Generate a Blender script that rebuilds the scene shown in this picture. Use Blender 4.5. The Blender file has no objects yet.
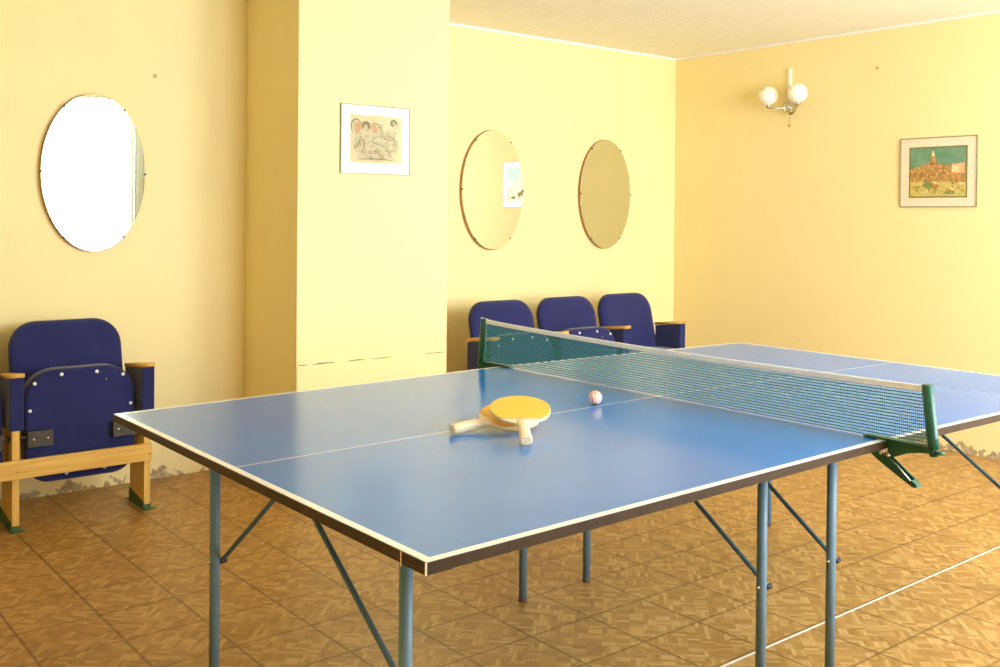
import bpy, bmesh, math, random
from mathutils import Vector, Matrix
random.seed(7)
PI = math.pi
S = bpy.context.scene
C = S.collection

# ------------------------------------------------------------------ camera
yaw, pitch, roll = 0.87983, -0.010593, 0.009846
F, CXP, CYP = 1012.63, 521.58, 226.83
fw = Vector((math.cos(yaw)*math.cos(pitch), math.sin(yaw)*math.cos(pitch), math.sin(pitch)))
r0 = Vector((math.sin(yaw), -math.cos(yaw), 0)); u0 = r0.cross(fw)
rt = math.cos(roll)*r0 + math.sin(roll)*u0
up = -math.sin(roll)*r0 + math.cos(roll)*u0
cd = bpy.data.cameras.new('camera'); cam = bpy.data.objects.new('camera', cd); C.objects.link(cam)
cd.sensor_fit = 'HORIZONTAL'; cd.sensor_width = 36.0; cd.lens = 36.0*F/1000
cd.shift_x = (500 - CXP)/1000; cd.shift_y = (CYP - 333.5)/1000
cd.clip_start = 0.05; cd.clip_end = 100
M4 = Matrix((rt, up, -fw)).transposed().to_4x4()
M4.translation = Vector((-0.9148, -1.33762, 1.3162))
cam.matrix_world = M4
S.camera = cam

# ------------------------------------------------------------------ world, daylight, exposure
w = bpy.data.worlds.new('daylight'); S.world = w; w.use_nodes = True
bg = w.node_tree.nodes['Background']
bg.inputs['Color'].default_value = (0.88, 0.96, 1.08, 1)
bg.inputs['Strength'].default_value = 6.0
S.view_settings.view_transform = 'Standard'; S.view_settings.look = 'None'
S.view_settings.exposure = 1.60; S.view_settings.gamma = 1.0
S.view_settings.use_curve_mapping = False
S.cycles.max_bounces = 14; S.cycles.diffuse_bounces = 10; S.cycles.glossy_bounces = 6
S.cycles.transparent_max_bounces = 16
S.cycles.sample_clamp_indirect = 8
S.cycles.caustics_reflective = True; S.cycles.caustics_refractive = False

XL, XR = -1.25, 4.664          # room side walls; the left one is unseen, moved in close to bounce light
YF, YB = -1.75, 3.657          # window wall, mirror wall
ZC = 2.476
WINDOWS = [(1.28, 2.585), (2.82, 4.45)]
WZ0, WZ1 = 0.62, 2.462
for i, (a, b) in enumerate(WINDOWS):
    ld = bpy.data.lights.new('window_daylight', 'AREA'); ld.shape = 'RECTANGLE'
    ld.size = b-a; ld.size_y = WZ1-WZ0; ld.cycles.is_portal = True
    lo = bpy.data.objects.new('window_daylight', ld); C.objects.link(lo)
    lo.location = ((a+b)/2, YF-0.13, (WZ0+WZ1)/2); lo.rotation_euler = (PI/2, 0, 0)

# ------------------------------------------------------------------ node helpers
class NT:
    def __init__(s, name):
        s.mat = bpy.data.materials.new(name); s.mat.use_nodes = True
        s.t = s.mat.node_tree; s.n = s.t.nodes; s.l = s.t.links
        s.b = s.n['Principled BSDF']
    def link(s, a, b): s.l.new(a, b)
    def put(s, sock, v):
        if v is None: return
        if hasattr(v, 'is_output') or isinstance(v, bpy.types.NodeSocket): s.l.new(v, sock)
        else: sock.default_value = v
    def m(s, op, a, b=None, c=None):
        n = s.n.new('ShaderNodeMath'); n.operation = op
        s.put(n.inputs[0], a)
        if b is not None: s.put(n.inputs[1], b)
        if c is not None: s.put(n.inputs[2], c)
        return n.outputs[0]
    def pos(s, obj=False):
        if obj:
            o = s.n.new('ShaderNodeTexCoord').outputs['Object']
        else:
            o = s.n.new('ShaderNodeNewGeometry').outputs['Position']
        x = s.n.new('ShaderNodeSeparateXYZ'); s.l.new(o, x.inputs[0])
        return o, x.outputs[0], x.outputs[1], x.outputs[2]
    def comb(s, x, y, z=0.0):
        n = s.n.new('ShaderNodeCombineXYZ')
        for k, v in enumerate((x, y, z)): s.put(n.inputs[k], v)
        return n.outputs[0]
    def noise(s, vec, scale, detail=3.0, rough=0.5):
        n = s.n.new('ShaderNodeTexNoise'); s.put(n.inputs['Vector'], vec)
        n.inputs['Scale'].default_value = scale; n.inputs['Detail'].default_value = detail
        n.inputs['Roughness'].default_value = rough
        return n.outputs['Fac']
    def white(s, vec):
        n = s.n.new('ShaderNodeTexWhiteNoise'); n.noise_dimensions = '3D'; s.put(n.inputs['Vector'], vec)
        return n.outputs['Value']
    def mix(s, f, a, b):
        n = s.n.new('ShaderNodeMix'); n.data_type = 'RGBA'
        s.put(n.inputs[0], f); s.put(n.inputs[6], a); s.put(n.inputs[7], b)
        return n.outputs[2]
    def ramp(s, f, stops):
        n = s.n.new('ShaderNodeValToRGB'); s.put(n.inputs[0], f)
        e = n.color_ramp.elements
        while len(e) < len(stops): e.new(0.5)
        for k, (p, c) in enumerate(stops): e[k].position = p; e[k].color = (*c, 1)
        return n.outputs[0]
    def smooth(s, v, a, b):
        n = s.n.new('ShaderNodeMapRange'); n.interpolation_type = 'SMOOTHSTEP'
        s.put(n.inputs[0], v); n.inputs[1].default_value = a; n.inputs[2].default_value = b
        return n.outputs[0]
    def bump(s, h, strength=0.3, dist=0.01):
        n = s.n.new('ShaderNodeBump'); n.inputs['Strength'].default_value = strength
        n.inputs['Distance'].default_value = dist; s.put(n.inputs['Height'], h)
        s.l.new(n.outputs[0], s.b.inputs['Normal'])
    def fin(s, color=None, rough=0.5, metal=0.0, spec=0.5, coat=None):
        if color is not None: s.put(s.b.inputs['Base Color'], (*color, 1) if isinstance(color, tuple) and len(color) == 3 else color)
        s.put(s.b.inputs['Roughness'], rough); s.put(s.b.inputs['Metallic'], metal)
        s.b.inputs['Specular IOR Level'].default_value = spec
        if coat is not None:
            s.b.inputs['Coat Weight'].default_value = coat; s.b.inputs['Coat Roughness'].default_value = 0.3
        return s.mat

def lin(r, g, b):
    f = lambda c: ((c/255+0.055)/1.055)**2.4 if c > 10 else c/255/12.92
    return (f(r), f(g), f(b))

def speck(name, col, amt=0.12, scale=40, rough=0.5, metal=0.0, spec=0.5, coat=None, stretch=None):
    """a plain material with a little procedural variation"""
    t = NT(name); o, x, y, z = t.pos(True)
    v = o
    if stretch: v = t.comb(*[t.m('MULTIPLY', q, k) for q, k in zip((x, y, z), stretch)])
    n = t.noise(v, scale, 4)
    c0 = tuple(c*(1-amt) for c in col); c1 = tuple(min(1, c*(1+amt)) for c in col)
    return t.fin(t.ramp(n, [(0.3, c0), (0.7, c1)]), rough, metal, spec, coat)

# ------------------------------------------------------------------ materials
WALLC = (0.86, 0.730, 0.358)
def wall_mat():
    t = NT('yellow_wall_paint'); o, x, y, z = t.pos()
    n1 = t.noise(o, 0.8, 4); n2 = t.noise(o, 6, 5, 0.6)
    base = t.ramp(t.m('ADD', t.m('MULTIPLY', n1, 0.7), t.m('MULTIPLY', n2, 0.3)),
                  [(0.3, tuple(c*0.965 for c in WALLC)), (0.7, tuple(min(1, c*1.03) for c in WALLC))])
    # flaked plaster along the foot of the wall
    a = t.noise(t.comb(t.m('MULTIPLY', x, 1.0), t.m('MULTIPLY', y, 1.0), 0.0), 7.0, 5, 0.62)
    edge = t.m('MULTIPLY_ADD', a, 0.27, -0.100)
    mask = t.smooth(t.m('SUBTRACT', edge, z), -0.004, 0.004)
    holes = t.smooth(t.noise(o, 24, 4, 0.6), 0.40, 0.47)
    mask = t.m('MULTIPLY', mask, holes)
    grey = t.ramp(t.noise(o, 60, 5, 0.7), [(0.3, (0.25, 0.19, 0.095)), (0.7, (0.62, 0.50, 0.30))])
    t.bump(t.m('SUBTRACT', t.m('MULTIPLY', t.noise(o, 35, 4), 0.15), mask), 0.25, 0.006)
    return t.fin(t.mix(mask, base, grey), 0.62, 0, 0.25)
MW = wall_mat()

def ceil_mat():
    t = NT('textured_ceiling_plaster'); o, x, y, z = t.pos()
    h = t.noise(t.comb(t.m('MULTIPLY', x, 1.6), y, z), 16, 6, 0.65)
    t.bump(h, 0.6, 0.012)
    return t.fin(t.ramp(h, [(0.35, (0.85, 0.84, 0.70)), (0.65, (0.90, 0.89, 0.77))]), 0.8, 0, 0.2)
MCEIL = ceil_mat()

def floor_mat():
    t = NT('parquet_vinyl_tiles'); o, x, y, z = t.pos()
    T = 0.25
    u = t.m('DIVIDE', t.m('SUBTRACT', x, 0.131-10*T), T); v = t.m('DIVIDE', t.m('SUBTRACT', y, 0.070-20*T), T)
    fu = t.m('FRACT', u); fv = t.m('FRACT', v)
    du = t.m('MINIMUM', fu, t.m('SUBTRACT', 1.0, fu)); dv = t.m('MINIMUM', fv, t.m('SUBTRACT', 1.0, fv))
    seam = t.m('SUBTRACT', 1.0, t.smooth(t.m('MINIMUM', du, dv), 0.010, 0.028))
    # basket weave: 5 x 5 blocks per tile, fingers alternate in direction
    K = 5.6569
    bu = t.m('MULTIPLY', t.m('ADD', u, v), K*0.70711); bv = t.m('MULTIPLY', t.m('SUBTRACT', v, u), K*0.70711)
    iu = t.m('FLOOR', bu); iv = t.m('FLOOR', bv)
    gu = t.m('FRACT', bu); gv = t.m('FRACT', bv)
    par = t.m('GREATER_THAN', t.white(t.comb(iu, iv, 3.0)), 0.5)
    al = t.m('ADD', t.m('MULTIPLY', gu, par), t.m('MULTIPLY', gv, t.m('SUBTRACT', 1.0, par)))
    st = t.m('FLOOR', t.m('MULTIPLY', al, 3.0))
    rv = t.white(t.comb(iu, iv, t.m('ADD', st, t.m('MULTIPLY', par, 7.0))))
    fs = t.m('FRACT', t.m('MULTIPLY', al, 3.0))
    groove = t.m('SUBTRACT', 1.0, t.smooth(t.m('MINIMUM', fs, t.m('SUBTRACT', 1.0, fs)), 0.02, 0.14))
    grain_a = t.noise(t.comb(t.m('MULTIPLY', bu, 6.0), t.m('MULTIPLY', bv, 0.8), 0.0), 1.0, 3)
    grain_b = t.noise(t.comb(t.m('MULTIPLY', bu, 0.8), t.m('MULTIPLY', bv, 6.0), 0.0), 1.0, 3)
    grain = t.m('ADD', t.m('MULTIPLY', grain_a, par), t.m('MULTIPLY', grain_b, t.m('SUBTRACT', 1.0, par)))
    wob = t.noise(o, 3.0, 4)
    val = t.m('ADD', t.m('ADD', t.m('MULTIPLY', rv, 0.46), t.m('MULTIPLY', grain, 0.46)), t.m('MULTIPLY', wob, 0.25))
    col = t.ramp(val, [(0.25, (0.290, 0.138, 0.028)), (0.6, (0.41, 0.218, 0.056)), (0.95, (0.59, 0.365, 0.130))])
    col = t.mix(t.m('MULTIPLY', groove, 0.2), col, (0.15, 0.07, 0.02, 1))
    col = t.mix(t.m('MULTIPLY', seam, 0.62), col, (0.12, 0.055, 0.015, 1))
    t.bump(t.m('SUBTRACT', t.m('MULTIPLY', val, 0.5), t.m('ADD', seam, t.m('MULTIPLY', groove, 0.2))), 0.12, 0.003)
    return t.fin(col, t.m('MULTIPLY_ADD', wob, 0.2, 0.28), 0, 0.4)
MF = floor_mat()

def table_mat():
    t = NT('blue_table_paint'); o, x, y, z = t.pos(True)
    L, W, B = 2.74, 1.525, 0.019
    ex = t.m('MINIMUM', x, t.m('SUBTRACT', L, x)); ey = t.m('MINIMUM', y, t.m('SUBTRACT', W, y))
    border = t.m('LESS_THAN', t.m('MINIMUM', ex, ey), B)
    centre = t.m('LESS_THAN', t.m('ABSOLUTE', t.m('SUBTRACT', y, W/2)), 0.0017)
    line = t.m('MAXIMUM', border, centre)
    n = t.noise(o, 5, 5)
    blue = t.ramp(n, [(0.3, (0.0010, 0.172, 0.56)), (0.7, (0.0018, 0.190, 0.60))])
    t.bump(t.noise(o, 90, 2), 0.03, 0.001)
    return t.fin(t.mix(line, blue, (0.86, 0.86, 0.80, 1)), 0.18, 0, 0.8)
MT = table_mat()

def wood_mat(name, a, b, ax=0):
    t = NT(name); o, x, y, z = t.pos(True)
    k = [70.0, 70.0, 70.0]; k[ax] = 4.0
    g = t.noise(t.comb(t.m('MULTIPLY', x, k[0]), t.m('MULTIPLY', y, k[1]), t.m('MULTIPLY', z, k[2])), 1.0, 4)
    return t.fin(t.ramp(g, [(0.3, a), (0.7, b)]), 0.42, 0, 0.4)
WA, WB = (0.62, 0.36, 0.065), (0.80, 0.53, 0.14)
M_WOODX = wood_mat('varnished_wood_along_bar', WA, WB, 0)
M_WOODY = wood_mat('varnished_wood_armrest', (0.55, 0.29, 0.045), (0.74, 0.44, 0.09), 1)
M_WOODZ = wood_mat('varnished_wood_leg', WA, WB, 2)

def fabric(name, a, b):
    t = NT(name); o, x, y, z = t.pos(True)
    wv = t.noise(t.comb(t.m('MULTIPLY', x, 1.0), t.m('MULTIPLY', y, 1.0), t.m('MULTIPLY', z, 1.0)), 420, 2, 0.7)
    n = t.noise(o, 7, 4)
    t.bump(wv, 0.35, 0.002)
    t.b.inputs['Sheen Weight'].default_value = 0.25
    return t.fin(t.ramp(t.m('ADD', t.m('MULTIPLY', wv, 0.6), t.m('MULTIPLY', n, 0.4)), [(0.35, a), (0.65, b)]), 0.9, 0, 0.15)
M_NAVY = fabric('navy_upholstery', (0.012, 0.016, 0.082), (0.025, 0.029, 0.122))
M_NAVYD = fabric('dark_navy_edging', (0.010, 0.009, 0.034), (0.018, 0.016, 0.055))
M_STEEL = speck('blue_grey_tube_paint', (0.115, 0.200, 0.255), 0.08, 30, 0.45, 0.0, 0.4)
M_BRACE = speck('dark_blue_grey_brace_paint', (0.060, 0.110, 0.140), 0.1, 30, 0.35)
M_EDGE = speck('dark_brown_edge_plastic', (0.052, 0.032, 0.016), 0.15, 30, 0.5, 0, 0.15)
M_CREAMLINE = speck('cream_plastic', (0.75, 0.68, 0.55), 0.05, 30, 0.4)
M_BLACK = speck('black_rubber', (0.016, 0.014, 0.013), 0.2, 60, 0.6)
M_FOOT = speck('brown_rubber_foot', (0.10, 0.055, 0.04), 0.2, 60, 0.6)
M_CHROME = speck('bright_zinc', (0.72, 0.72, 0.70), 0.05, 60, 0.25, 1.0)
M_RIVET = speck('white_button', (0.80, 0.80, 0.78), 0.04, 60, 0.35)
M_GREEN = speck('dark_green_enamel', (0.006, 0.085, 0.048), 0.15, 30, 0.3)
M_GREENFOOT = speck('green_floor_paint', (0.045, 0.115, 0.040), 0.35, 60, 0.6)
M_NET = speck('green_net_cord', (0.016, 0.200, 0.150), 0.1, 60, 0.7)
M_TAPE = speck('white_net_tape', (0.91, 0.94, 0.97), 0.04, 80, 0.8)
M_BRONZE = speck('dark_bronze_hinge', (0.065, 0.055, 0.04), 0.3, 60, 0.4, 0.5)
M_PLY = wood_mat('pale_blade_wood', (0.78, 0.62, 0.38), (0.86, 0.73, 0.50), 0)
M_HANDLE = wood_mat('cream_handle_wood', (0.80, 0.66, 0.40), (0.88, 0.76, 0.52), 0)
M_RUBBER = speck('orange_yellow_rubber', (0.88, 0.50, 0.055), 0.06, 200, 0.55)
M_WHITE = speck('white_paint', (0.85, 0.83, 0.76), 0.03, 30, 0.5)
M_GLOBE = speck('opal_glass', (0.88, 0.86, 0.76), 0.02, 20, 0.12, 0, 0.5, 0.5)
M_CHROMEW = speck('polished_chrome', (0.62, 0.58, 0.48), 0.03, 20, 0.15, 1.0)
M_BACKWOOD = wood_mat('brown_mirror_backing', (0.34, 0.16, 0.03), (0.46, 0.24, 0.06), 2)
M_GREYTRIM = speck('grey_window_frame_paint', (0.55, 0.57, 0.52), 0.05, 20, 0.4)
def mirror_mat():
    t = NT('mirror_silver'); o, x, y, z = t.pos()
    n = t.noise(o, 2, 2)
    return t.fin(t.ramp(n, [(0.3, (0.76, 0.78, 0.66)), (0.7, (0.78, 0.80, 0.68))]), 0.01, 1.0, 0.5)
M_MIRROR = mirror_mat()
def glass_mat(name='window_glass', ior=1.3):
    t = NT(name); n = t.n
    tr = n.new('ShaderNodeBsdfTransparent'); gl = n.new('ShaderNodeBsdfGlossy'); gl.inputs['Roughness'].default_value = 0.02
    fr = n.new('ShaderNodeFresnel'); fr.inputs[0].default_value = ior
    mx = n.new('ShaderNodeMixShader')
    bf = n.new('ShaderNodeNewGeometry')
    t.l.new(t.m('MULTIPLY', fr.outputs[0], t.m('SUBTRACT', 1.0, bf.outputs['Backfacing'])), mx.inputs[0]); t.l.new(tr.outputs[0], mx.inputs[1]); t.l.new(gl.outputs[0], mx.inputs[2])
    t.l.new(mx.outputs[0], n['Material Output'].inputs[0])
    return t.mat
M_GLASS = glass_mat()
M_PICGLASS = glass_mat('picture_glass', 1.5)

# ------------------------------------------------------------------ mesh helpers
def box(bm, x0, x1, y0, y1, z0, z1, mi=0, bevel=0.0, seg=2):
    vs = [bm.verts.new((x, y, z)) for x in (x0, x1) for y in (y0, y1) for z in (z0, z1)]
    fs = []
    for idx in ((0,1,3,2), (4,6,7,5), (0,4,5,1), (2,3,7,6), (0,2,6,4), (1,5,7,3)):
        f = bm.faces.new([vs[i] for i in idx]); f.material_index = mi; fs.append(f)
    if bevel > 0:
        es = list({e for f in fs for e in f.edges})
        r = bmesh.ops.bevel(bm, geom=es, offset=bevel, segments=seg, profile=0.5, affect='EDGES')
        for f in r['faces']: f.material_index = mi
    return vs

def tube(bm, pts, r, n=12, mi=0, cap=True):
    pts = [Vector(p) for p in pts]; rings = []
    rs = r if isinstance(r, (list, tuple)) else [r]*len(pts)
    ref = None
    for i, p in enumerate(pts):
        d = (pts[min(i+1, len(pts)-1)] - pts[max(i-1, 0)]).normalized()
        if ref is None or abs(ref.dot(d)) > 0.95:
            ref = Vector((0, 0, 1)) if abs(d.z) < 0.9 else Vector((1, 0, 0))
        a = d.cross(ref).normalized(); b = d.cross(a).normalized()
        rings.append([bm.verts.new(p + rs[i]*(math.cos(2*PI*k/n)*a + math.sin(2*PI*k/n)*b)) for k in range(n)])
    for i in range(len(rings)-1):
        for k in range(n):
            f = bm.faces.new((rings[i][k], rings[i][(k+1) % n], rings[i+1][(k+1) % n], rings[i+1][k]))
            f.material_index = mi; f.smooth = True
    if cap:
        for rg in (rings[0], rings[-1]):
            f = bm.faces.new(rg); f.material_index = mi
    return rings

def lathe(bm, prof, origin, axis='Z', n=24, mi=0):
    """prof: (radius, height) pairs"""
    rings = []
    for r, h in prof:
        ring = []
        for k in range(n):
            a = 2*PI*k/n; c, s = r*math.cos(a), r*math.sin(a)
            p = {'Z': (c, s, h), 'X': (h, c, s), 'Y': (c, h, s)}[axis]
            ring.append(bm.verts.new(Vector(origin)+Vector(p)))
        rings.append(ring)
    for i in range(len(rings)-1):
        for k in range(n):
            f = bm.faces.new((rings[i][k], rings[i][(k+1) % n], rings[i+1][(k+1) % n], rings[i+1][k]))
            f.material_index = mi; f.smooth = True
    for rg in (rings[0], rings[-1]):
        f = bm.faces.new(rg); f.material_index = mi; f.smooth = True

def sphere(bm, c, r, n=24, mi=0):
    prof = [(max(1e-4, r*math.sin(PI*k/(n//2))), -r*math.cos(PI*k/(n//2))) for k in range(n//2+1)]
    lathe(bm, prof, c, 'Z', n, mi)

def prism(bm, poly, fn, d0, d1, mi=0):
    """extrude a 2-D polygon; fn(u, v, d) -> point"""
    a = [bm.verts.new(fn(u, v, d0)) for u, v in poly]; b = [bm.verts.new(fn(u, v, d1)) for u, v in poly]
    fs = [bm.faces.new(a), bm.faces.new(list(reversed(b)))]
    for i in range(len(poly)):
        j = (i+1) % len(poly)
        fs.append(bm.faces.new((a[j], a[i], b[i], b[j])))
    for f in fs: f.material_index = mi

def rrect(x0, x1, z0, z1, rtl, rtr, rbr, rbl, n=8):
    pts = []
    for cx, cz, r, a0 in ((x1-rtr, z1-rtr, rtr, 0), (x0+rtl, z1-rtl, rtl, 90), (x0+rbl, z0+rbl, rbl, 180), (x1-rbr, z0+rbr, rbr, 270)):
        for k in range(n+1):
            a = math.radians(a0 + 90*k/n); pts.append((cx+r*math.cos(a), cz+r*math.sin(a)))
    return pts

def cushion(bm, outline, layers, fn, mi_face=0, mi_side=0, side=()):
    """layers: (inset, depth); outline shrinks towards its centre by inset; fn(u, v, d)->point"""
    cx = sum(p[0] for p in outline)/len(outline); cz = sum(p[1] for p in outline)/len(outline)
    hx = max(abs(p[0]-cx) for p in outline); hz = max(abs(p[1]-cz) for p in outline)
    rings = []
    for ins, d in layers:
        sx, sz = 1-ins/hx, 1-ins/hz
        rings.append([bm.verts.new(fn(cx+(u-cx)*sx, cz+(v-cz)*sz, d)) for u, v in outline])
    m = len(outline)
    for i in range(len(rings)-1):
        for k in range(m):
            f = bm.faces.new((rings[i][k], rings[i][(k+1) % m], rings[i+1][(k+1) % m], rings[i+1][k]))
            f.material_index = mi_side if i in side else mi_face; f.smooth = True
    for rg in (rings[0], rings[-1]):
        f = bm.faces.new(rg); f.material_index = mi_face; f.smooth = False

def obj(name, bm, mats, parent=None, loc=None):
    """link a bmesh as one mesh object; its vertices are in the frame of the thing (or the world)"""
    bmesh.ops.recalc_face_normals(bm, faces=bm.faces)
    me = bpy.data.meshes.new(name); bm.to_mesh(me); bm.free()
    if not isinstance(mats, (list, tuple)): mats = [mats]
    for m in mats: me.materials.append(m)
    o = bpy.data.objects.new(name, me); C.objects.link(o)
    if parent: o.parent = parent
    if loc: o.location = loc
    return o

def tag(o, label, cat, group=None):
    o['label'] = label; o['category'] = cat
    if group: o['group'] = group
    return o

def thing(name, label, cat, loc=(0, 0, 0), rotz=0.0, group=None):
    o = bpy.data.objects.new(name, None); C.objects.link(o)
    o.empty_display_size = 0.1; o.location = loc; o.rotation_euler = (0, 0, rotz)
    return tag(o, label, cat, group)

def struct(name, bm, m, parent=None):
    o = obj(name, bm, m, parent)
    if not parent: o['kind'] = 'structure'
    return o

def copy_tree(o, parent=None):
    c = o.copy(); C.objects.link(c); c.parent = parent
    for ch in list(o.children): copy_tree(ch, c)
    return c

# ------------------------------------------------------------------ the room
T = 0.15
bm = bmesh.new(); box(bm, XL-T, XR+T, YF-T, YB+T, -0.1, 0); struct('floor', bm, MF)
bm = bmesh.new(); box(bm, XL-T, XR+T, YF-T, YB+T, ZC, ZC+0.1); struct('ceiling', bm, MCEIL)
bm = bmesh.new(); box(bm, XL-T, XR+T, YB, YB+T, 0, ZC); struct('wall_back', bm, MW)
bm = bmesh.new(); box(bm, XR, XR+T, YF-T, YB, 0, ZC); struct('wall_right', bm, MW)
bm = bmesh.new(); box(bm, XL-T, XL, YF-T, YB, 0, ZC); struct('wall_left', bm, MW)
bm = bmesh.new()
box(bm, XL, XR, YF-T, YF, 0, WZ0); box(bm, XL, XR, YF-T, YF, WZ1, ZC)
box(bm, XL, WINDOWS[0][0], YF-T, YF, WZ0, WZ1)
box(bm, WINDOWS[0][1], WINDOWS[1][0], YF-T, YF, WZ0, WZ1)
box(bm, WINDOWS[1][1], XR, YF-T, YF, WZ0, WZ1)
struct('wall_front', bm, MW)
for i, (a, b) in enumerate(WINDOWS):
    bm = bmesh.new(); f = 0.03
    for x0, x1, z0, z1 in ((a, b, WZ0, WZ0+f), (a, b, WZ1-f, WZ1), (a, a+f, WZ0+f, WZ1-f), (b-f, b, WZ0+f, WZ1-f)):
        box(bm, x0, x1, YF-0.09, YF-0.03, z0, z1)
    wd = struct('window_%d' % (i+1), bm, M_GREYTRIM)
    bm = bmesh.new(); box(bm, a+f, b-f, YF-0.063, YF-0.057, WZ0+f, WZ1-f); struct('pane', bm, M_GLASS, wd)
    bm = bmesh.new(); box(bm, a-0.02, b+0.02, YF+0.001, YF+0.05, WZ0-0.03, WZ0-0.001); struct('window_sill', bm, M_WHITE, wd)
# grey post between the windows (seen in the mirror)
bm = bmesh.new()
box(bm, 2.57, 2.84, YF+0.001, YF+0.03, WZ0, WZ1)
for x in (2.60, 2.665, 2.73, 2.80): box(bm, x-0.008, x+0.008, YF+0.03, YF+0.042, WZ0, WZ1)
struct('trim_5', bm, M_GREYTRIM)

# pillar standing out from the mirror wall
PX0, PX1, PY = 1.344, 2.224, 3.076
bm = bmesh.new(); box(bm, PX0, PX1, PY, YB-0.001, 0.001, ZC-0.001, 0, 0.003); pil = struct('pillar', bm, MW)
bm = bmesh.new(); box(bm, PX0+0.003, PX1-0.002, PY-0.003, PY-0.0003, 0.001, 0.5865, 0, 0.001); struct('pillar_base_panel', bm, MW, pil)
# open crack along the top of the base panel
bm = bmesh.new(); rc = random.Random(5)
for x0, x1, hmax in ((1.352, 1.40, 0.0025), (1.43, 1.55, 0.006), (1.62, 1.72, 0.004), (1.76, 1.88, 0.002), (2.08, 2.21, 0.003)):
    nn = 14; us = [x0+(x1-x0)*k/nn for k in range(nn+1)]
    top = [(u, 0.5885+hmax*(0.35+0.65*rc.random())*math.sin(PI*min(1, max(0.04, k/nn)))) for k, u in enumerate(us)]
    prism(bm, [(u, 0.5868) for u in us] + top[::-1], lambda u, v, d: (u, d, v), PY-0.0012, PY-0.0002)
o = struct('crack', bm, speck('cracked_plaster', (0.16, 0.12, 0.05), 0.5, 120, 0.8), pil); o['kind'] = 'stuff'

# white cornice strips
bm = bmesh.new(); box(bm, PX1+0.001, XR-0.001, YB-0.014, YB-0.0005, ZC-0.016, ZC-0.0005); struct('trim_1', bm, M_WHITE)
bm = bmesh.new(); box(bm, XR-0.014, XR-0.0005, YF+0.001, YB-0.016, ZC-0.016, ZC-0.0005); struct('trim_2', bm, M_WHITE)
bm = bmesh.new(); box(bm, XL+0.001, PX0-0.001, YB-0.014, YB-0.0005, ZC-0.016, ZC-0.0005); struct('trim_3', bm, M_WHITE)
# pale strip let into the floor covering
bm = bmesh.new()
prism(bm, [(0.6, 0.5535), (1.4, 0.5545), (XR-0.3, 0.5660), (XR-0.3, 0.5715), (1.4, 0.5605), (0.6, 0.5600)], lambda u, v, d: (u, v, d), 0.0005, 0.0022)
struct('trim_4', bm, M_CREAMLINE)

# ------------------------------------------------------------------ table tennis table
L, W, H, BUMP, TH = 2.74, 1.525, 0.76, 0.013, 0.019
THETA = 0.00237
tt = thing('table_tennis_table', 'large blue table tennis table with white edge lines on blue-grey tube legs', 'table', (0, 0, 0), THETA)
def ztop(x): return H + BUMP*(1-abs(x/L*2-1))
def slab(bm, x0, x1, y0, y1, dz0, dz1, mi=0):
    vs = [bm.verts.new((x, y, ztop(x)+d)) for x in (x0, x1) for y in (y0, y1) for d in (dz0, dz1)]
    for idx in ((0,1,3,2), (4,6,7,5), (0,4,5,1), (2,3,7,6), (0,2,6,4), (1,5,7,3)):
        f = bm.faces.new([vs[i] for i in idx]); f.material_index = mi
E_ = 0.0025
for x0, x1, out in ((0, L/2-0.001, 0), (L/2+0.001, L, 1)):
    bm = bmesh.new(); slab(bm, x0+(E_ if out == 0 else 0), x1-(E_ if out else 0), E_, W-E_, -TH, 0)
    top = obj('tabletop', bm, MT, tt)
    bm = bmesh.new()
    slab(bm, x0, x1, 0, E_, -TH-0.001, -0.0008); slab(bm, x0, x1, W-E_, W, -TH-0.001, -0.0008)
    xe = x0 if out == 0 else x1-E_
    slab(bm, xe, xe+E_, E_, W-E_, -TH-0.001, -0.0008)
    obj('edge_band', bm, M_EDGE, top)
    if out == 0:
        bm = bmesh.new()
        slab(bm, -0.0012, 0.0, 0.0, 0.072, -TH-0.0015, -0.001); slab(bm, 0.0, 0.05, -0.0012, 0.0, -TH-0.0015, -0.001)
        slab(bm, -0.0020, -0.0012, 0.070, 0.0725, -TH-0.006, 0.0004, 1)
        slab(bm, -0.0022, 0.0004, -0.0022, 0.0004, -TH-0.0015, 0.0004, 1)
        o = obj('corner_cap', bm, [M_EDGE, M_CREAMLINE], top); o['label'] = 'brown corner protector with cream seam'
    # steel frame rails under the half
    for y in (0.31, 1.306):
        bm = bmesh.new(); slab(bm, x0+0.12, x1-0.04, y-0.012, y+0.012, -TH-0.024, -TH-0.001)
        obj('frame_rail', bm, M_STEEL, tt)
LEGS = [(0.165, 0.308), (0.2, 1.301), (1.298, 0.317), (1.298, 1.306), (1.597, 0.302), (1.597, 1.306), (2.70, 0.31), (2.664, 1.306)]
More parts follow.
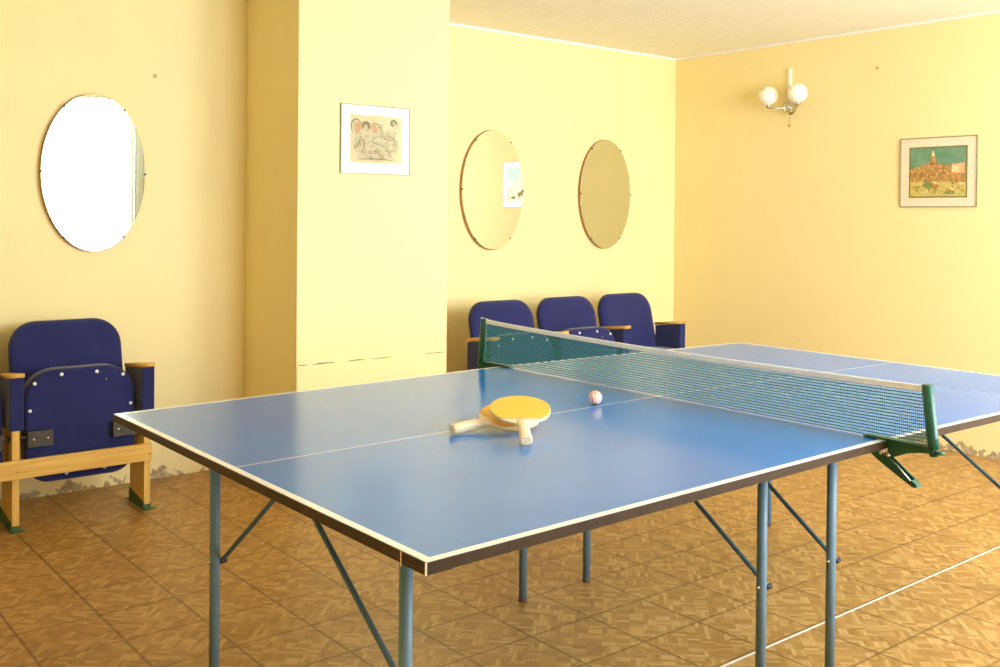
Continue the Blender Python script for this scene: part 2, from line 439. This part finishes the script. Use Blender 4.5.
for i, (x, y) in enumerate(LEGS):
    bm = bmesh.new(); zt = ztop(x)-TH-0.002
    tube(bm, [(x, y, 0.010), (x, y, zt)], 0.0138, 16)
    lg = obj('leg', bm, M_STEEL, tt)
    bm = bmesh.new(); lathe(bm, [(0.0138, 0.0), (0.0146, 0.002), (0.0146, 0.012), (0.0139, 0.014)], (x, y, 0), 'Z', 16)
    obj('foot_cap', bm, M_FOOT, lg)
    s = 1 if y < 0.8 else -1
    zk, y2 = {0: (0.357, 0.877), 1: (0.370, 0.815), 2: (0.336, 0.92), 4: (0.347, 0.865), 6: (0.337, 0.89)}.get(i, (0.345, y-0.57))
    bm = bmesh.new(); lathe(bm, [(0.0055, -0.0165), (0.0055, -0.0125)], (x-0.0008, y, zk), 'X', 10)
    o = obj('bolt', bm, M_CHROME, lg)
    # diagonal brace on the far side of the leg, ending in a black bolt knob
    bx = x+0.021
    bm = bmesh.new(); y1 = y; z2 = ztop(x)-TH-0.006
    tube(bm, [(bx, y1-s*0.004, zk-0.002), (bx, y1+s*0.012, zk+0.007), (bx, y2, z2)], 0.0066, 10)
    br = obj('brace', bm, M_BRACE, tt)
    bm = bmesh.new(); lathe(bm, [(0.0070, -0.012), (0.0078, -0.006), (0.0078, 0.005), (0.006, 0.009)], (bx+0.006, y1-s*0.004, zk-0.004), 'X', 12)
    obj('bolt_knob', bm, M_BLACK, br)

# ------------------------------------------------------------------ net with its posts
NX = L/2
nt = thing('table_tennis_net', 'green table tennis net with white top tape clamped across the blue table', 'net', (0, 0, 0), THETA)
ya, yb = -0.104, 1.646
def tape_z(y):
    s = (y-ya)/(yb-ya)
    return 0.921 + 0.012*s - 0.010*math.sin(PI*s) + 0.006*math.exp(-(1-s)/0.02)
bm = bmesh.new(); n = 40
rings = []
for i in range(n+1):
    y = ya + (yb-ya)*i/n; z = tape_z(y)
    rings.append([bm.verts.new((NX+dx, y, z+dz)) for dx, dz in ((-0.0025, -0.015), (-0.0025, -0.001), (0, 0.0005), (0.0025, -0.001), (0.0025, -0.015))])
for i in range(n):
    for k in range(5):
        bm.faces.new((rings[i][k], rings[i][(k+1) % 5], rings[i+1][(k+1) % 5], rings[i+1][k]))
bm.faces.new(rings[0]); bm.faces.new(rings[-1])
o = obj('top_tape', bm, M_TAPE, nt); o['label'] = 'white cloth top tape'
bm = bmesh.new(); t = 0.0010
nh = 17; nseg = 24
for j in range(nh):
    f = j/(nh-1)
    rg = []
    for i in range(nseg+1):
        y = ya + (yb-ya)*i/nseg; z0 = 0.7785; z1 = tape_z(y)-0.015; z = z0+(z1-z0)*f
        rg.append([bm.verts.new((NX+a, y, z+b)) for a, b in ((-t, -t), (-t, t), (t, t), (t, -t))])
    for i in range(nseg):
        for k in range(4): bm.faces.new((rg[i][k], rg[i][(k+1) % 4], rg[i+1][(k+1) % 4], rg[i+1][k]))
nv = 340; t = 0.0005
for i in range(nv+1):
    y = ya + (yb-ya)*i/nv
    box(bm, NX-t, NX+t, y-t, y+t, 0.7785, tape_z(y)-0.015)
obj('mesh', bm, M_NET, nt)
def clamp(mir):
    q = (lambda y: W-y) if mir else (lambda y: y)
    fx = lambda u, v, d: (NX+d, q(u), v)
    bm = bmesh.new()
    prism(bm, [(0.059, 0.7738), (0.059, 0.7790), (0.0, 0.7800), (-0.128, 0.7770), (-0.128, 0.7730), (0.0, 0.7745)], fx, -0.012, 0.012)
    prism(bm, [(-0.003, 0.7742), (-0.128, 0.7732), (-0.134, 0.768), (-0.128, 0.7620), (-0.09, 0.7590), (-0.055, 0.7510), (-0.03, 0.7400), (-0.012, 0.7320), (-0.003, 0.7330)], fx, -0.004, 0.004)
    cl = obj('clamp', bm, M_GREEN, nt)
    bm = bmesh.new()
    side = [(0.046, 0.7410), (0.042, 0.7455), (0.0, 0.7400), (-0.020, 0.7270), (-0.045, 0.7080), (-0.083, 0.6810), (-0.084, 0.6745), (-0.073, 0.6735), (-0.040, 0.6905), (0.020, 0.7235)]
    prism(bm, side, fx, -0.0105, -0.0080)
    prism(bm, side, fx, 0.0080, 0.0105)
    prism(bm, [(-0.073, 0.6735), (-0.040, 0.6905), (0.020, 0.7235), (0.018, 0.7260), (-0.042, 0.6930), (-0.074, 0.6765)], fx, -0.0080, 0.0080)
    prism(bm, [(-0.070, 0.6900), (-0.083, 0.6810), (-0.084, 0.6745), (-0.073, 0.6735), (-0.070, 0.6760)], fx, -0.0080, 0.0080)
    obj('lever', bm, M_GREEN, cl)
    for y, z, r in ((0.030, 0.7445, 0.0045), (0.010, 0.7425, 0.0055), (-0.010, 0.7400, 0.0055)):
        bm = bmesh.new(); lathe(bm, [(r*0.7, -0.0155), (r, -0.014), (r, -0.004)], (NX, q(y), z), 'X', 12)
        o = obj('bolt', bm, M_CHROME, cl); o['label'] = 'bright steel bolt'
    bm = bmesh.new(); tube(bm, [(NX-0.0125, q(-0.022), 0.7310), (NX-0.0125, q(-0.070), 0.6880)], 0.0016, 8)
    o = obj('spring_wire', bm, M_CHROME, cl); o['label'] = 'bright steel spring wire'
    # post: rounded sleeve that the net ends are tied to
    bm = bmesh.new()
    zt = 0.924 if not mir else 0.937
    tube(bm, [(NX, q(-0.121), 0.774), (NX, q(-0.117), 0.80), (NX, q(-0.102), zt-0.002), (NX, q(-0.102), zt)], [0.0135, 0.0135, 0.0135, 0.012], 18)
    ps = obj('post', bm, M_GREEN, nt)
    bm = bmesh.new()
    lathe(bm, [(0.009, 0.0), (0.011, 0.004), (0.011, 0.014), (0.007, 0.02)], (NX, q(-0.121), 0.755), 'Z', 14)
    tube(bm, [(NX-0.008, q(-0.130), 0.766), (NX+0.004, q(-0.146), 0.766)], 0.0045, 10)
    obj('wing_screw', bm, M_GREEN, ps)
clamp(False); clamp(True)

# ------------------------------------------------------------------ paddles and ball
def paddle(label, h, az, tilt, rollv):
    a = Vector((math.cos(az)*math.cos(tilt), math.sin(az)*math.cos(tilt), math.sin(tilt)))
    s = Vector((-math.sin(az), math.cos(az), 0)); n = a.cross(s)
    s2 = s*math.cos(rollv) + n*math.sin(rollv); n2 = a.cross(s2)
    root = thing('table_tennis_paddle', label, 'paddle', h, 0, 'paddles on the table')
    root.rotation_mode = 'QUATERNION'
    root.rotation_quaternion = Matrix((a, s2, n2)).transposed().to_quaternion()
    # local frame: x from the handle end to the blade tip, z up
    out = []
    for k in range(56):
        t = 2*PI*k/56
        x = 0.178+0.082*math.cos(t); y = 0.078*math.sin(t)*(1.0+0.06*math.cos(t))
        out.append((x, y))
    neck = []
    for (x, y) in out: neck.append((x, y))
    bm = bmesh.new(); cushion(bm, neck, [(0.001, -0.0035), (0, -0.0025), (0, 0.0025), (0.001, 0.0035)], lambda u, v, d: (u, v, d))
    # shoulders running from blade to handle
    prism(bm, [(0.125, 0.052), (0.106, 0.030), (0.092, 0.015), (0.092, -0.015), (0.106, -0.030), (0.125, -0.052)], lambda u, v, d: (u, v, d), -0.0033, 0.0033)
    obj('blade', bm, M_PLY, root)
    for sg in (1, -1):
        bm = bmesh.new()
        ro = [(x, y*0.985) if x > 0.1225 else (0.1225, y*0.97) for x, y in [(0.178+(x-0.178)*0.985, y) for x, y in out]]
        z0, z1 = sorted((sg*0.0036, sg*0.0060))
        cushion(bm, ro, [(0, z0), (0, z1)] if sg > 0 else [(0, z0), (0, z1)], lambda u, v, d: (u, v, d))
        obj('rubber', bm, M_RUBBER, root)
    bm = bmesh.new(); rings = []
    for x, hw, hh in ((0.0, 0.0120, 0.0100), (0.003, 0.0150, 0.0120), (0.03, 0.0145, 0.0120), (0.075, 0.0135, 0.0112), (0.098, 0.0150, 0.0085), (0.118, 0.0205, 0.0045)):
        ring = []
        for k in range(20):
            t = 2*PI*k/20; c, sn = math.cos(t), math.sin(t)
            ring.append(bm.verts.new((x, hw*math.copysign(abs(c)**0.7, c), hh*math.copysign(abs(sn)**0.7, sn))))
        rings.append(ring)
    for i in range(len(rings)-1):
        for k in range(20):
            f = bm.faces.new((rings[i][k], rings[i][(k+1) % 20], rings[i+1][(k+1) % 20], rings[i+1][k])); f.smooth = True
    bm.faces.new(rings[0]); bm.faces.new(rings[-1])
    obj('handle', bm, M_HANDLE, root)
    return root
paddle('table tennis paddle with orange rubber lying underneath the other, cream handle pointing left', (0.569, 0.724, 0.7790), -0.05, 0.075, 0.20)
paddle('table tennis paddle with orange rubber lying on top, cream handle pointing at the viewer', (0.636, 0.512, 0.7790), 0.965, 0.225, 0.0)

def ball_mat():
    t = NT('peach_ball_plastic'); o, x, y, z = t.pos(True)
    d = t.m('ADD', t.m('MULTIPLY', x, 0.83), t.m('MULTIPLY', y, -0.55))
    s = t.smooth(t.m('SINE', t.m('MULTIPLY', t.m('ADD', d, t.m('MULTIPLY', z, 0.25)), 700.0)), -0.2, 0.5)
    lim = t.m('LESS_THAN', t.m('ABSOLUTE', z), 0.012)
    return t.fin(t.mix(t.m('MULTIPLY', s, lim), (0.92, 0.45, 0.28, 1), (0.94, 0.86, 0.78, 1)), 0.35)
bm = bmesh.new(); sphere(bm, (0, 0, 0), 0.02, 32)
o = obj('table_tennis_ball', bm, ball_mat(), None, (1.1255, 0.7860, 0.7912))
tag(o, 'small peach and white striped ball resting on the blue table near the net', 'ball')

# ------------------------------------------------------------------ folding theatre seats
def seat_row(label, loc, n, pitch, square, bar_x, back, down=()):
    bw, bdx, bdy, btop = back
    root = thing('theatre_seats', label, 'theatre seats', loc, 0, 'folding theatre seats along the mirror wall')
    AW = 0.054; AD = 0.235 if square[0] else 0.222
    tz = lambda y: 0.6315-0.115*y
    for i in range(n+1):
        x0 = i*pitch
        # padded side panel carrying the armrest
        bm = bmesh.new(); prism(bm, [(0.0, 0.413), (0.0, 0.631), (AD-0.005, 0.604), (AD-0.005, 0.413)], lambda u, v, d: (d, u, v), x0, x0+AW)
        bmesh.ops.bevel(bm, geom=bm.edges[:], offset=0.004, segments=2, profile=0.5, affect='EDGES')
        ar = obj('arm_panel', bm, M_NAVY, root)
        bm = bmesh.new()      # wooden top, sloping down to the rear
        if square[i]: pl = [(x0-0.001, 0.003), (x0-0.001, -AD), (x0+AW+0.001, -AD), (x0+AW+0.001, 0.003)]
        else: pl = rrect(x0-0.002, x0+AW+0.002, -AD, 0.022, 0.024, 0.024, 0.004, 0.004)
        cushion(bm, pl, [(0.001, 0.0), (0, 0.001), (0, 0.0155), (0.002, 0.0175)], lambda u, v, d: (u, -v, tz(-v)+d))
        o = obj('armrest_cap', bm, M_WOODY, ar); o['label'] = 'varnished wooden armrest top'
        for zz in (0.43, 0.600):
            bm = bmesh.new(); lathe(bm, [(0.0055, -0.0025), (0.004, -0.004)], (x0+0.0005, 0.222, zz), 'X', 10)
            obj('upholstery_button', bm, M_RIVET, ar)
        xl = x0+0.010
        bm = bmesh.new()
        prism(bm, [(0.0, 0.0), (0.002, 0.10), (0.004, 0.413), (0.185, 0.413), (0.187, 0.0)], lambda u, v, d: (d, u, v), xl, xl+0.027)
        lg = obj('leg', bm, M_WOODZ, root)
        bm = bmesh.new()
        prism(bm, [(-0.028, 0.0), (-0.028, 0.004), (-0.004, 0.006), (0.0, 0.030), (0.19, 0.062), (0.19, 0.004), (0.235, 0.004), (0.235, 0.0)], lambda u, v, d: (d, u, v), xl-0.004, xl)
        box(bm, xl-0.012, xl+0.044, -0.022, -0.0005, 0.0, 0.003)
        box(bm, xl+0.0275, xl+0.0305, -0.003, 0.19, 0.0, 0.024)
        box(bm, xl-0.0005, xl+0.0275, -0.0025, -0.0005, 0.0, 0.022)
        o = obj('foot_bracket', bm, M_GREENFOOT, lg); o['label'] = 'green painted angle bracket'
        for xa, xb, xc in ((xl-0.045, xl-0.0005, xl-0.010), (xl+0.0275, xl+0.072, xl+0.028)):
            bm = bmesh.new(); tube(bm, [(xa, 0.040, 0.375), (xb, 0.040, 0.375)], 0.007, 12)
            hr = obj('hinge_rod', bm, M_BRONZE, lg)
            bm = bmesh.new(); lathe(bm, [(0.012, 0.0), (0.012, 0.009)], (xc, 0.040, 0.375), 'X', 14)
            obj('hinge_collar', bm, M_BRONZE, lg)
    bm = bmesh.new(); box(bm, bar_x[0], bar_x[1], -0.024, -0.001, 0.219, 0.295, 0, 0.003)
    for i in range(n+1):
        lathe(bm, [(0.003, -0.0252), (0.003, -0.0235)], (i*pitch+0.024, 0, 0.250), 'Y', 8, 1)
    obj('crossbar', bm, [M_WOODX, M_BRONZE], root)
    k = math.tan(math.radians(13))
    for i in range(n):
        cx = i*pitch + (AW+pitch)/2
        # reclined back
        ol = rrect(cx+bdx-bw, cx+bdx+bw, 0.40, btop, 0.115, 0.115, 0.04, 0.04)
        bm = bmesh.new()
        cushion(bm, ol, [(0.045, 0.000), (0.018, 0.002), (0.006, 0.007), (0.0, 0.014), (-0.001, 0.016), (-0.001, 0.040), (0.004, 0.044)],
                lambda u, v, d: (u, 0.222+bdy+(v-0.40)*k+d, v), 0, 1, (3, 4, 5))
        obj('backrest', bm, [M_NAVY, M_NAVYD], root)
        # seat folded up, its underside towards the room
        k2 = 0.06
        fs = lambda u, v, d: (u, 0.034+(v-0.175)*k2+d, v)
        if i in down:      # seat let down: the same cushion lying level
            fs = lambda u, v, d: (u, 0.205-(v-0.175), 0.385+d)
        ol = rrect(cx-0.226, cx+0.226, 0.175, 0.645, 0.125, 0.125, 0.10, 0.10)
        bm = bmesh.new()
        cushion(bm, ol, [(0.012, 0.000), (0.004, 0.003), (0.0, 0.009), (0.0, 0.022), (-0.001, 0.030), (0.0, 0.075), (0.02, 0.088)], fs, 0, 1, (1,))
        st = obj('seat', bm, [M_NAVY, M_NAVYD], root)
        for u, v in ((-0.080, 0.622), (0.065, 0.622), (0.176, 0.600), (-0.187, 0.592), (-0.207, 0.480), (-0.065, 0.204), (0.092, 0.206), (0.207, 0.470)):
            if i in down: break
            bm = bmesh.new(); p = fs(cx+u, v, 0)
            lathe(bm, [(0.008, 0.002), (0.0075, -0.002), (0.004, -0.004)], p, 'Y', 12)
            obj('upholstery_button', bm, M_RIVET, st)
        if i in down: continue
        bm = bmesh.new(); p = fs(cx+0.105, 0.585, 0); lathe(bm, [(0.004, 0.001), (0.003, -0.002)], p, 'Y', 10); obj('screw', bm, M_CHROME, st)
        for sg in (-1, 1):
            bm = bmesh.new()
            xa, xb = sorted((cx+sg*0.222, cx+sg*0.122))
            box(bm, xa, xb, 0.018, 0.0425, 0.333, 0.400, 0, 0.002)
            obj('hinge_bracket', bm, M_BRONZE, st)
            for xs in (xa+0.022, xb-0.022):
                bm = bmesh.new(); lathe(bm, [(0.005, -0.003), (0.004, -0.005)], (xs, 0.0195, 0.367), 'Y', 10)
                obj('bracket_screw', bm, M_CHROME, st)
    return root
seat_row('navy folding theatre seat beside the pillar under the bright white mirror, seat tipped up', (0.111-0.536, 3.170, 0), 2, 0.536, (1, 1, 1), (-0.02, 1.108), (0.237, 0.006, -0.012, 0.826))
seat_row('row of three navy theatre seats behind the net under the two tan mirrors', (2.487, 3.030, 0), 3, 0.514, (0, 0, 0, 1), (0.0, 1.59), (0.233, 0.016, -0.034, 0.816), (2,))

# ------------------------------------------------------------------ oval mirrors
def oval_mirror(label, cx, cz, rz):
    root = thing('oval_mirror', label, 'mirror', (cx, YB-0.0005, cz), rz, 'oval mirrors on the yellow wall')
    a, b = 0.238, 0.3725
    ol = [(a*math.cos(2*PI*k/96), b*math.sin(2*PI*k/96)) for k in range(96)]
    off = abs(math.sin(rz))*a
    bm = bmesh.new(); cushion(bm, ol, [(0.001, -0.022-off), (0.0, -0.021-off), (0.0, -0.001-off)], lambda u, v, d: (u, d, v)); obj('backing_board', bm, M_BACKWOOD, root)
    bm = bmesh.new(); cushion(bm, ol, [(0.003, -0.0265-off), (0.0005, -0.0245-off), (0.0005, -0.0225-off)], lambda u, v, d: (u, d, v))
    gl = obj('mirror_glass', bm, M_MIRROR, root)
    for f in gl.data.polygons: f.use_smooth = False
    for t in (55, 125, 180, 235, 305, 0):
        t = math.radians(t); bm = bmesh.new()
        lathe(bm, [(0.0055, 0.004), (0.0055, -0.002), (0.003, -0.003)], (a*0.992*math.cos(t), -0.0265-off, b*0.992*math.sin(t)), 'Y', 10)
        obj('mirror_clip', bm, M_BRONZE, root)
oval_mirror('oval mirror above the single theatre seat, reflecting a bright white window', 0.577, 1.501, 0.0)
oval_mirror('oval mirror beside the pillar, reflecting part of a framed picture', 2.960, 1.477, -0.020)
oval_mirror('plain tan oval mirror nearest the room corner, above the third theatre seat', 3.940, 1.4715, 0.0)

# ------------------------------------------------------------------ framed pictures
def paint(name, c0, c1, sc=30):
    t = NT(name); o, x, y, z = t.pos(True)
    n = t.noise(o, sc, 5, 0.7)
    return t.fin(t.ramp(n, [(0.32, c0), (0.68, c1)]), 0.6, 0, 0.2)
M_MAT = speck('white_mat_board', (0.86, 0.85, 0.76), 0.02, 30, 0.5, 0, 0.3, 0.25)
M_MAT2 = speck('cream_mat_board', (0.80, 0.73, 0.53), 0.03, 30, 0.5, 0, 0.3, 0.25)
M_FRAME = speck('thin_brass_frame', (0.34, 0.29, 0.15), 0.1, 30, 0.4, 0.3)

def picture(label, cx, cz, w_, h_, plane, mat_m, margin, shapes, mats):
    """plane 'Y': hangs on the pillar (faces -y); 'X': on the right wall (faces -x)"""
    if plane == 'Y':
        root = thing('framed_picture', label, 'picture', (cx, PY-0.0015, cz)); fn = lambda u, v, d: (u, -d, v)
    else:
        root = thing('framed_picture', label, 'picture', (XR-0.0005, cx, cz)); fn = lambda u, v, d: (-d, -u, v)
    hw, hh = w_/2, h_/2
    bm = bmesh.new(); t = 0.0045
    for u0, u1, v0, v1 in ((-hw, hw, hh-t, hh), (-hw, hw, -hh, -hh+t), (-hw, -hw+t, -hh+t, hh-t), (hw-t, hw, -hh+t, hh-t)):
        prism(bm, [(u0, v0), (u1, v0), (u1, v1), (u0, v1)], fn, 0.0, 0.010)
    obj('frame', bm, M_FRAME, root)
    bm = bmesh.new(); prism(bm, [(-hw+t, -hh+t), (hw-t, -hh+t), (hw-t, hh-t), (-hw+t, hh-t)], fn, 0.001, 0.006)
    mb = obj('mat_board', bm, mat_m, root)
    bm = bmesh.new()
    for lay, (mi, poly) in enumerate(shapes):
        prism(bm, poly, fn, 0.0061, 0.0063+0.00003*lay, mi)
    obj('print', bm, mats, mb)
    bm = bmesh.new(); prism(bm, [(-hw+t, -hh+t), (hw-t, -hh+t), (hw-t, hh-t), (-hw+t, hh-t)], fn, 0.0090, 0.0096)
    obj('picture_glass', bm, M_PICGLASS, root)
def ell(cx, cz, a, b, rot=0, n=24):
    c, s = math.cos(rot), math.sin(rot)
    return [(cx+a*math.cos(2*PI*k/n)*c-b*math.sin(2*PI*k/n)*s, cz+a*math.cos(2*PI*k/n)*s+b*math.sin(2*PI*k/n)*c) for k in range(n)]
def stroke(pts, wd):
    l, r = [], []
    for i, p in enumerate(pts):
        a = Vector(pts[max(0, i-1)]); b = Vector(pts[min(len(pts)-1, i+1)]); d = (b-a).normalized(); nn = Vector((-d.y, d.x))
        ww = wd*(0.5 if i in (0, len(pts)-1) else 1)
        l.append(tuple(Vector(p)+nn*ww)); r.append(tuple(Vector(p)-nn*ww))
    return l + r[::-1]
P1 = [paint('aged_paper', (0.56, 0.48, 0.26), (0.64, 0.56, 0.33), 12),
      paint('grey_ink_hatching', (0.22, 0.19, 0.10), (0.62, 0.54, 0.33), 70),
      paint('pale_ink_wash', (0.30, 0.27, 0.16), (0.66, 0.59, 0.38), 70),
      paint('pink_ink_wash', (0.42, 0.21, 0.11), (0.58, 0.35, 0.20), 60),
      paint('dark_ink', (0.10, 0.085, 0.05), (0.26, 0.22, 0.13), 90)]
sh = [(0, [(-0.152, -0.118), (0.152, -0.118), (0.152, 0.122), (-0.152, 0.122)])]
rnd = random.Random(3)
sh.append((1, ell(0.0, -0.025, 0.132, 0.082)))
for k in range(26):
    a = rnd.uniform(0, 2*PI); rr = rnd.uniform(0.5, 1.0)
    sh.append((rnd.choice((1, 2, 1)), ell(0.125*rr*math.cos(a), -0.015+0.08*rr*math.sin(a), rnd.uniform(0.012, 0.03), rnd.uniform(0.006, 0.014), rnd.uniform(0, 3), 12)))
sh += [(2, ell(-0.01, -0.02, 0.07, 0.028, 0.35)), (2, ell(-0.05, 0.02, 0.026, 0.04, 0.1)),
       (4, ell(-0.112, 0.060, 0.034, 0.042, 0.3)), (2, ell(-0.110, 0.056, 0.032, 0.040, 0.3)), (3, ell(-0.103, 0.062, 0.019, 0.031, -0.5)),
       (4, ell(-0.004, 0.050, 0.037, 0.034, -0.5)), (2, ell(-0.006, 0.047, 0.035, 0.032, -0.5)), (3, ell(-0.012, 0.056, 0.018, 0.027, 0.6)),
       (4, ell(-0.060, 0.070, 0.024, 0.022)), (1, ell(-0.060, 0.060, 0.013, 0.017)),
       (2, ell(-0.085, -0.085, 0.02, 0.016)), (2, ell(0.085, -0.085, 0.022, 0.014)),
       (4, stroke([(-0.10, -0.10), (0.0, -0.094), (0.10, -0.10)], 0.003)),
       (2, stroke([(0.03, -0.01), (0.08, 0.015), (0.115, 0.045), (0.128, 0.075), (0.120, 0.095)], 0.010)),
       (4, [(0.100+0.0245*(1-k/30)*math.cos(k*0.42), 0.088+0.0245*(1-k/30)*math.sin(k*0.42)) for k in range(15)]),
       (1, ell(0.102, 0.087, 0.010, 0.010))]
for x, y, x2, y2 in ((-0.09, 0.02, -0.12, -0.05), (-0.07, 0.0, -0.09, -0.08), (0.05, -0.03, 0.08, -0.085), (0.02, 0.01, 0.09, 0.0), (-0.02, -0.05, 0.03, -0.08), (-0.04, -0.01, 0.04, -0.03), (0.06, 0.03, 0.11, 0.0)):
    sh.append((4, stroke([(x, y), ((x+x2)/2+0.008, (y+y2)/2), (x2, y2)], 0.0022)))
picture('framed ink drawing of a big-eared beast in white mat on the pillar', 1.772, 1.692, 0.404, 0.346, 'Y', M_MAT, 0.04, sh, P1)

P2 = [paint('olive_border', (0.16, 0.14, 0.035), (0.24, 0.20, 0.05), 30),
      paint('green_painted_sky', (0.10, 0.25, 0.13), (0.20, 0.36, 0.22), 14),
      paint('orange_painted_roofs', (0.26, 0.13, 0.03), (0.74, 0.40, 0.11), 60),
      paint('yellow_painted_ground', (0.44, 0.34, 0.06), (0.76, 0.64, 0.22), 45),
      paint('pink_painted_house', (0.72, 0.36, 0.16), (0.80, 0.50, 0.26), 25),
      paint('green_painted_shrubs', (0.14, 0.20, 0.05), (0.38, 0.34, 0.09), 40),
      paint('brown_painted_shade', (0.24, 0.09, 0.025), (0.42, 0.19, 0.05), 45),
      paint('cream_painted_light', (0.76, 0.60, 0.25), (0.85, 0.75, 0.42), 40)]
hw, hh = 0.168, 0.140
sh = [(0, [(-hw-0.008, -hh-0.008), (hw+0.008, -hh-0.008), (hw+0.008, hh+0.008), (-hw-0.008, hh+0.008)]),
      (1, [(-hw, -hh), (hw, -hh), (hw, hh), (-hw, hh)]),
      (3, [(-hw, -hh), (hw, -hh), (hw, -0.045), (0.02, -0.040), (-hw, -0.050)])]
hill = [(-hw, -0.050), (hw, -0.060), (hw, 0.02), (0.12, 0.025), (0.06, 0.040), (0.01, 0.05), (-0.05, 0.052), (-0.09, 0.040), (-0.14, 0.03), (-hw, 0.015)]
sh += [(2, hill), (6, [(-0.055, 0.04), (0.0, 0.045), (-0.012, 0.065), (-0.045, 0.065)]),
       (2, [(-0.047, 0.055), (-0.010, 0.055), (-0.014, 0.095), (-0.043, 0.095)]),
       (7, [(-0.038, 0.093), (-0.018, 0.093), (-0.022, 0.110), (-0.028, 0.128), (-0.034, 0.110)]),
       (4, [(0.082, -0.008), (0.160, -0.008), (0.160, 0.052), (0.086, 0.046)]), (7, [(0.084, 0.0), (0.125, 0.0), (0.125, 0.036), (0.086, 0.034)])]
for k in range(90):
    x = rnd.uniform(-0.155, 0.155); y = rnd.uniform(-0.055, 0.03)
    if x > 0.07 and y > -0.02: continue
    sh.append((rnd.choice((2, 6, 3, 5, 2, 6, 4, 5)), ell(x, y, rnd.uniform(0.003, 0.011), rnd.uniform(0.002, 0.007), rnd.uniform(0, 3), 8)))
for k in range(50):
    x = rnd.uniform(-0.15, 0.15); y = rnd.uniform(-0.128, -0.06)
    sh.append((rnd.choice((5, 3, 7, 2, 3)), ell(x, y, rnd.uniform(0.005, 0.015), rnd.uniform(0.003, 0.007), rnd.uniform(0, 3), 8)))
sh += [(5, ell(-0.055, -0.075, 0.026, 0.022)), (5, ell(0.075, -0.118, 0.03, 0.012)), (2, ell(-0.01, -0.085, 0.02, 0.018))]
picture('framed painting of an orange town under a green sky on the right wall', 1.6395, 1.594, 0.466, 0.404, 'X', M_MAT2, 0.05, sh, P2)

# ------------------------------------------------------------------ wall lamp
ly, lz = 2.662, 2.047
wl = thing('wall_lamp', 'wall lamp with two white globe shades on the right wall', 'wall lamp', (XR-0.0005, ly, lz))
bm = bmesh.new(); lathe(bm, [(0.054, 0.0), (0.054, -0.006), (0.048, -0.016), (0.030, -0.022), (0.014, -0.026), (0.012, -0.042)], (0, 0, 0), 'X', 32); obj('back_plate', bm, M_CHROMEW, wl)
gx = -0.115
for yy, zz in ((0.088, 0.067), (-0.138, 0.066)):
    bm = bmesh.new()
    pts = []
    for k in range(13):
        t = k/12
        pts.append((-0.03 + (gx+0.03)*math.sin(t*PI/2), yy*t, -0.006 - 0.034*math.sin(PI*t)*(1 if yy < 0 else 0.15) + 0.0*t))
    pts.append((gx, yy, 0.004))
    tube(bm, pts, 0.0055 if yy > 0 else 0.0075, 10)
    ar = obj('arm', bm, M_CHROMEW, wl)
    bm = bmesh.new(); lathe(bm, [(0.010, -0.012), (0.017, -0.006), (0.019, 0.012), (0.016, 0.016)], (gx, yy, 0.003), 'Z', 20); obj('socket', bm, M_CHROMEW, ar)
    bm = bmesh.new(); sphere(bm, (gx, yy, zz+0.004), 0.063, 32); obj('globe', bm, M_GLOBE, wl)
bm = bmesh.new(); box(bm, -0.014, 0.0, -0.012, 0.012, 0.055, 0.250, 0, 0.003); o = obj('cable_conduit', bm, M_WHITE, wl); o['label'] = 'white cable cover'
bm = bmesh.new(); tube(bm, [(-0.035, -0.02, -0.02), (-0.035, -0.02, -0.115)], 0.0015, 6); lathe(bm, [(0.003, 0.014), (0.006, 0.008), (0.009, 0.0), (0.006, -0.006)], (-0.035, -0.02, -0.128), 'Z', 12)
obj('pull_cord', bm, M_BACKWOOD, wl)

# small plugs left in the wall
for lab, p, ax in (('small brown plug in the yellow wall above the bright mirror', (0.868, YB-0.0005, 1.987), 'Y'), ('small brown plug in the right wall above the painting', (XR-0.0005, 2.033, 2.235), 'X')):
    bm = bmesh.new(); lathe(bm, [(0.010, 0.0), (0.010, -0.003), (0.006, -0.005)], (0, 0, 0), ax, 12)
    tag(obj('wall_plug', bm, speck('faded_plug', (0.50, 0.37, 0.14), 0.1, 30, 0.6), None, p), lab, 'wall plug')
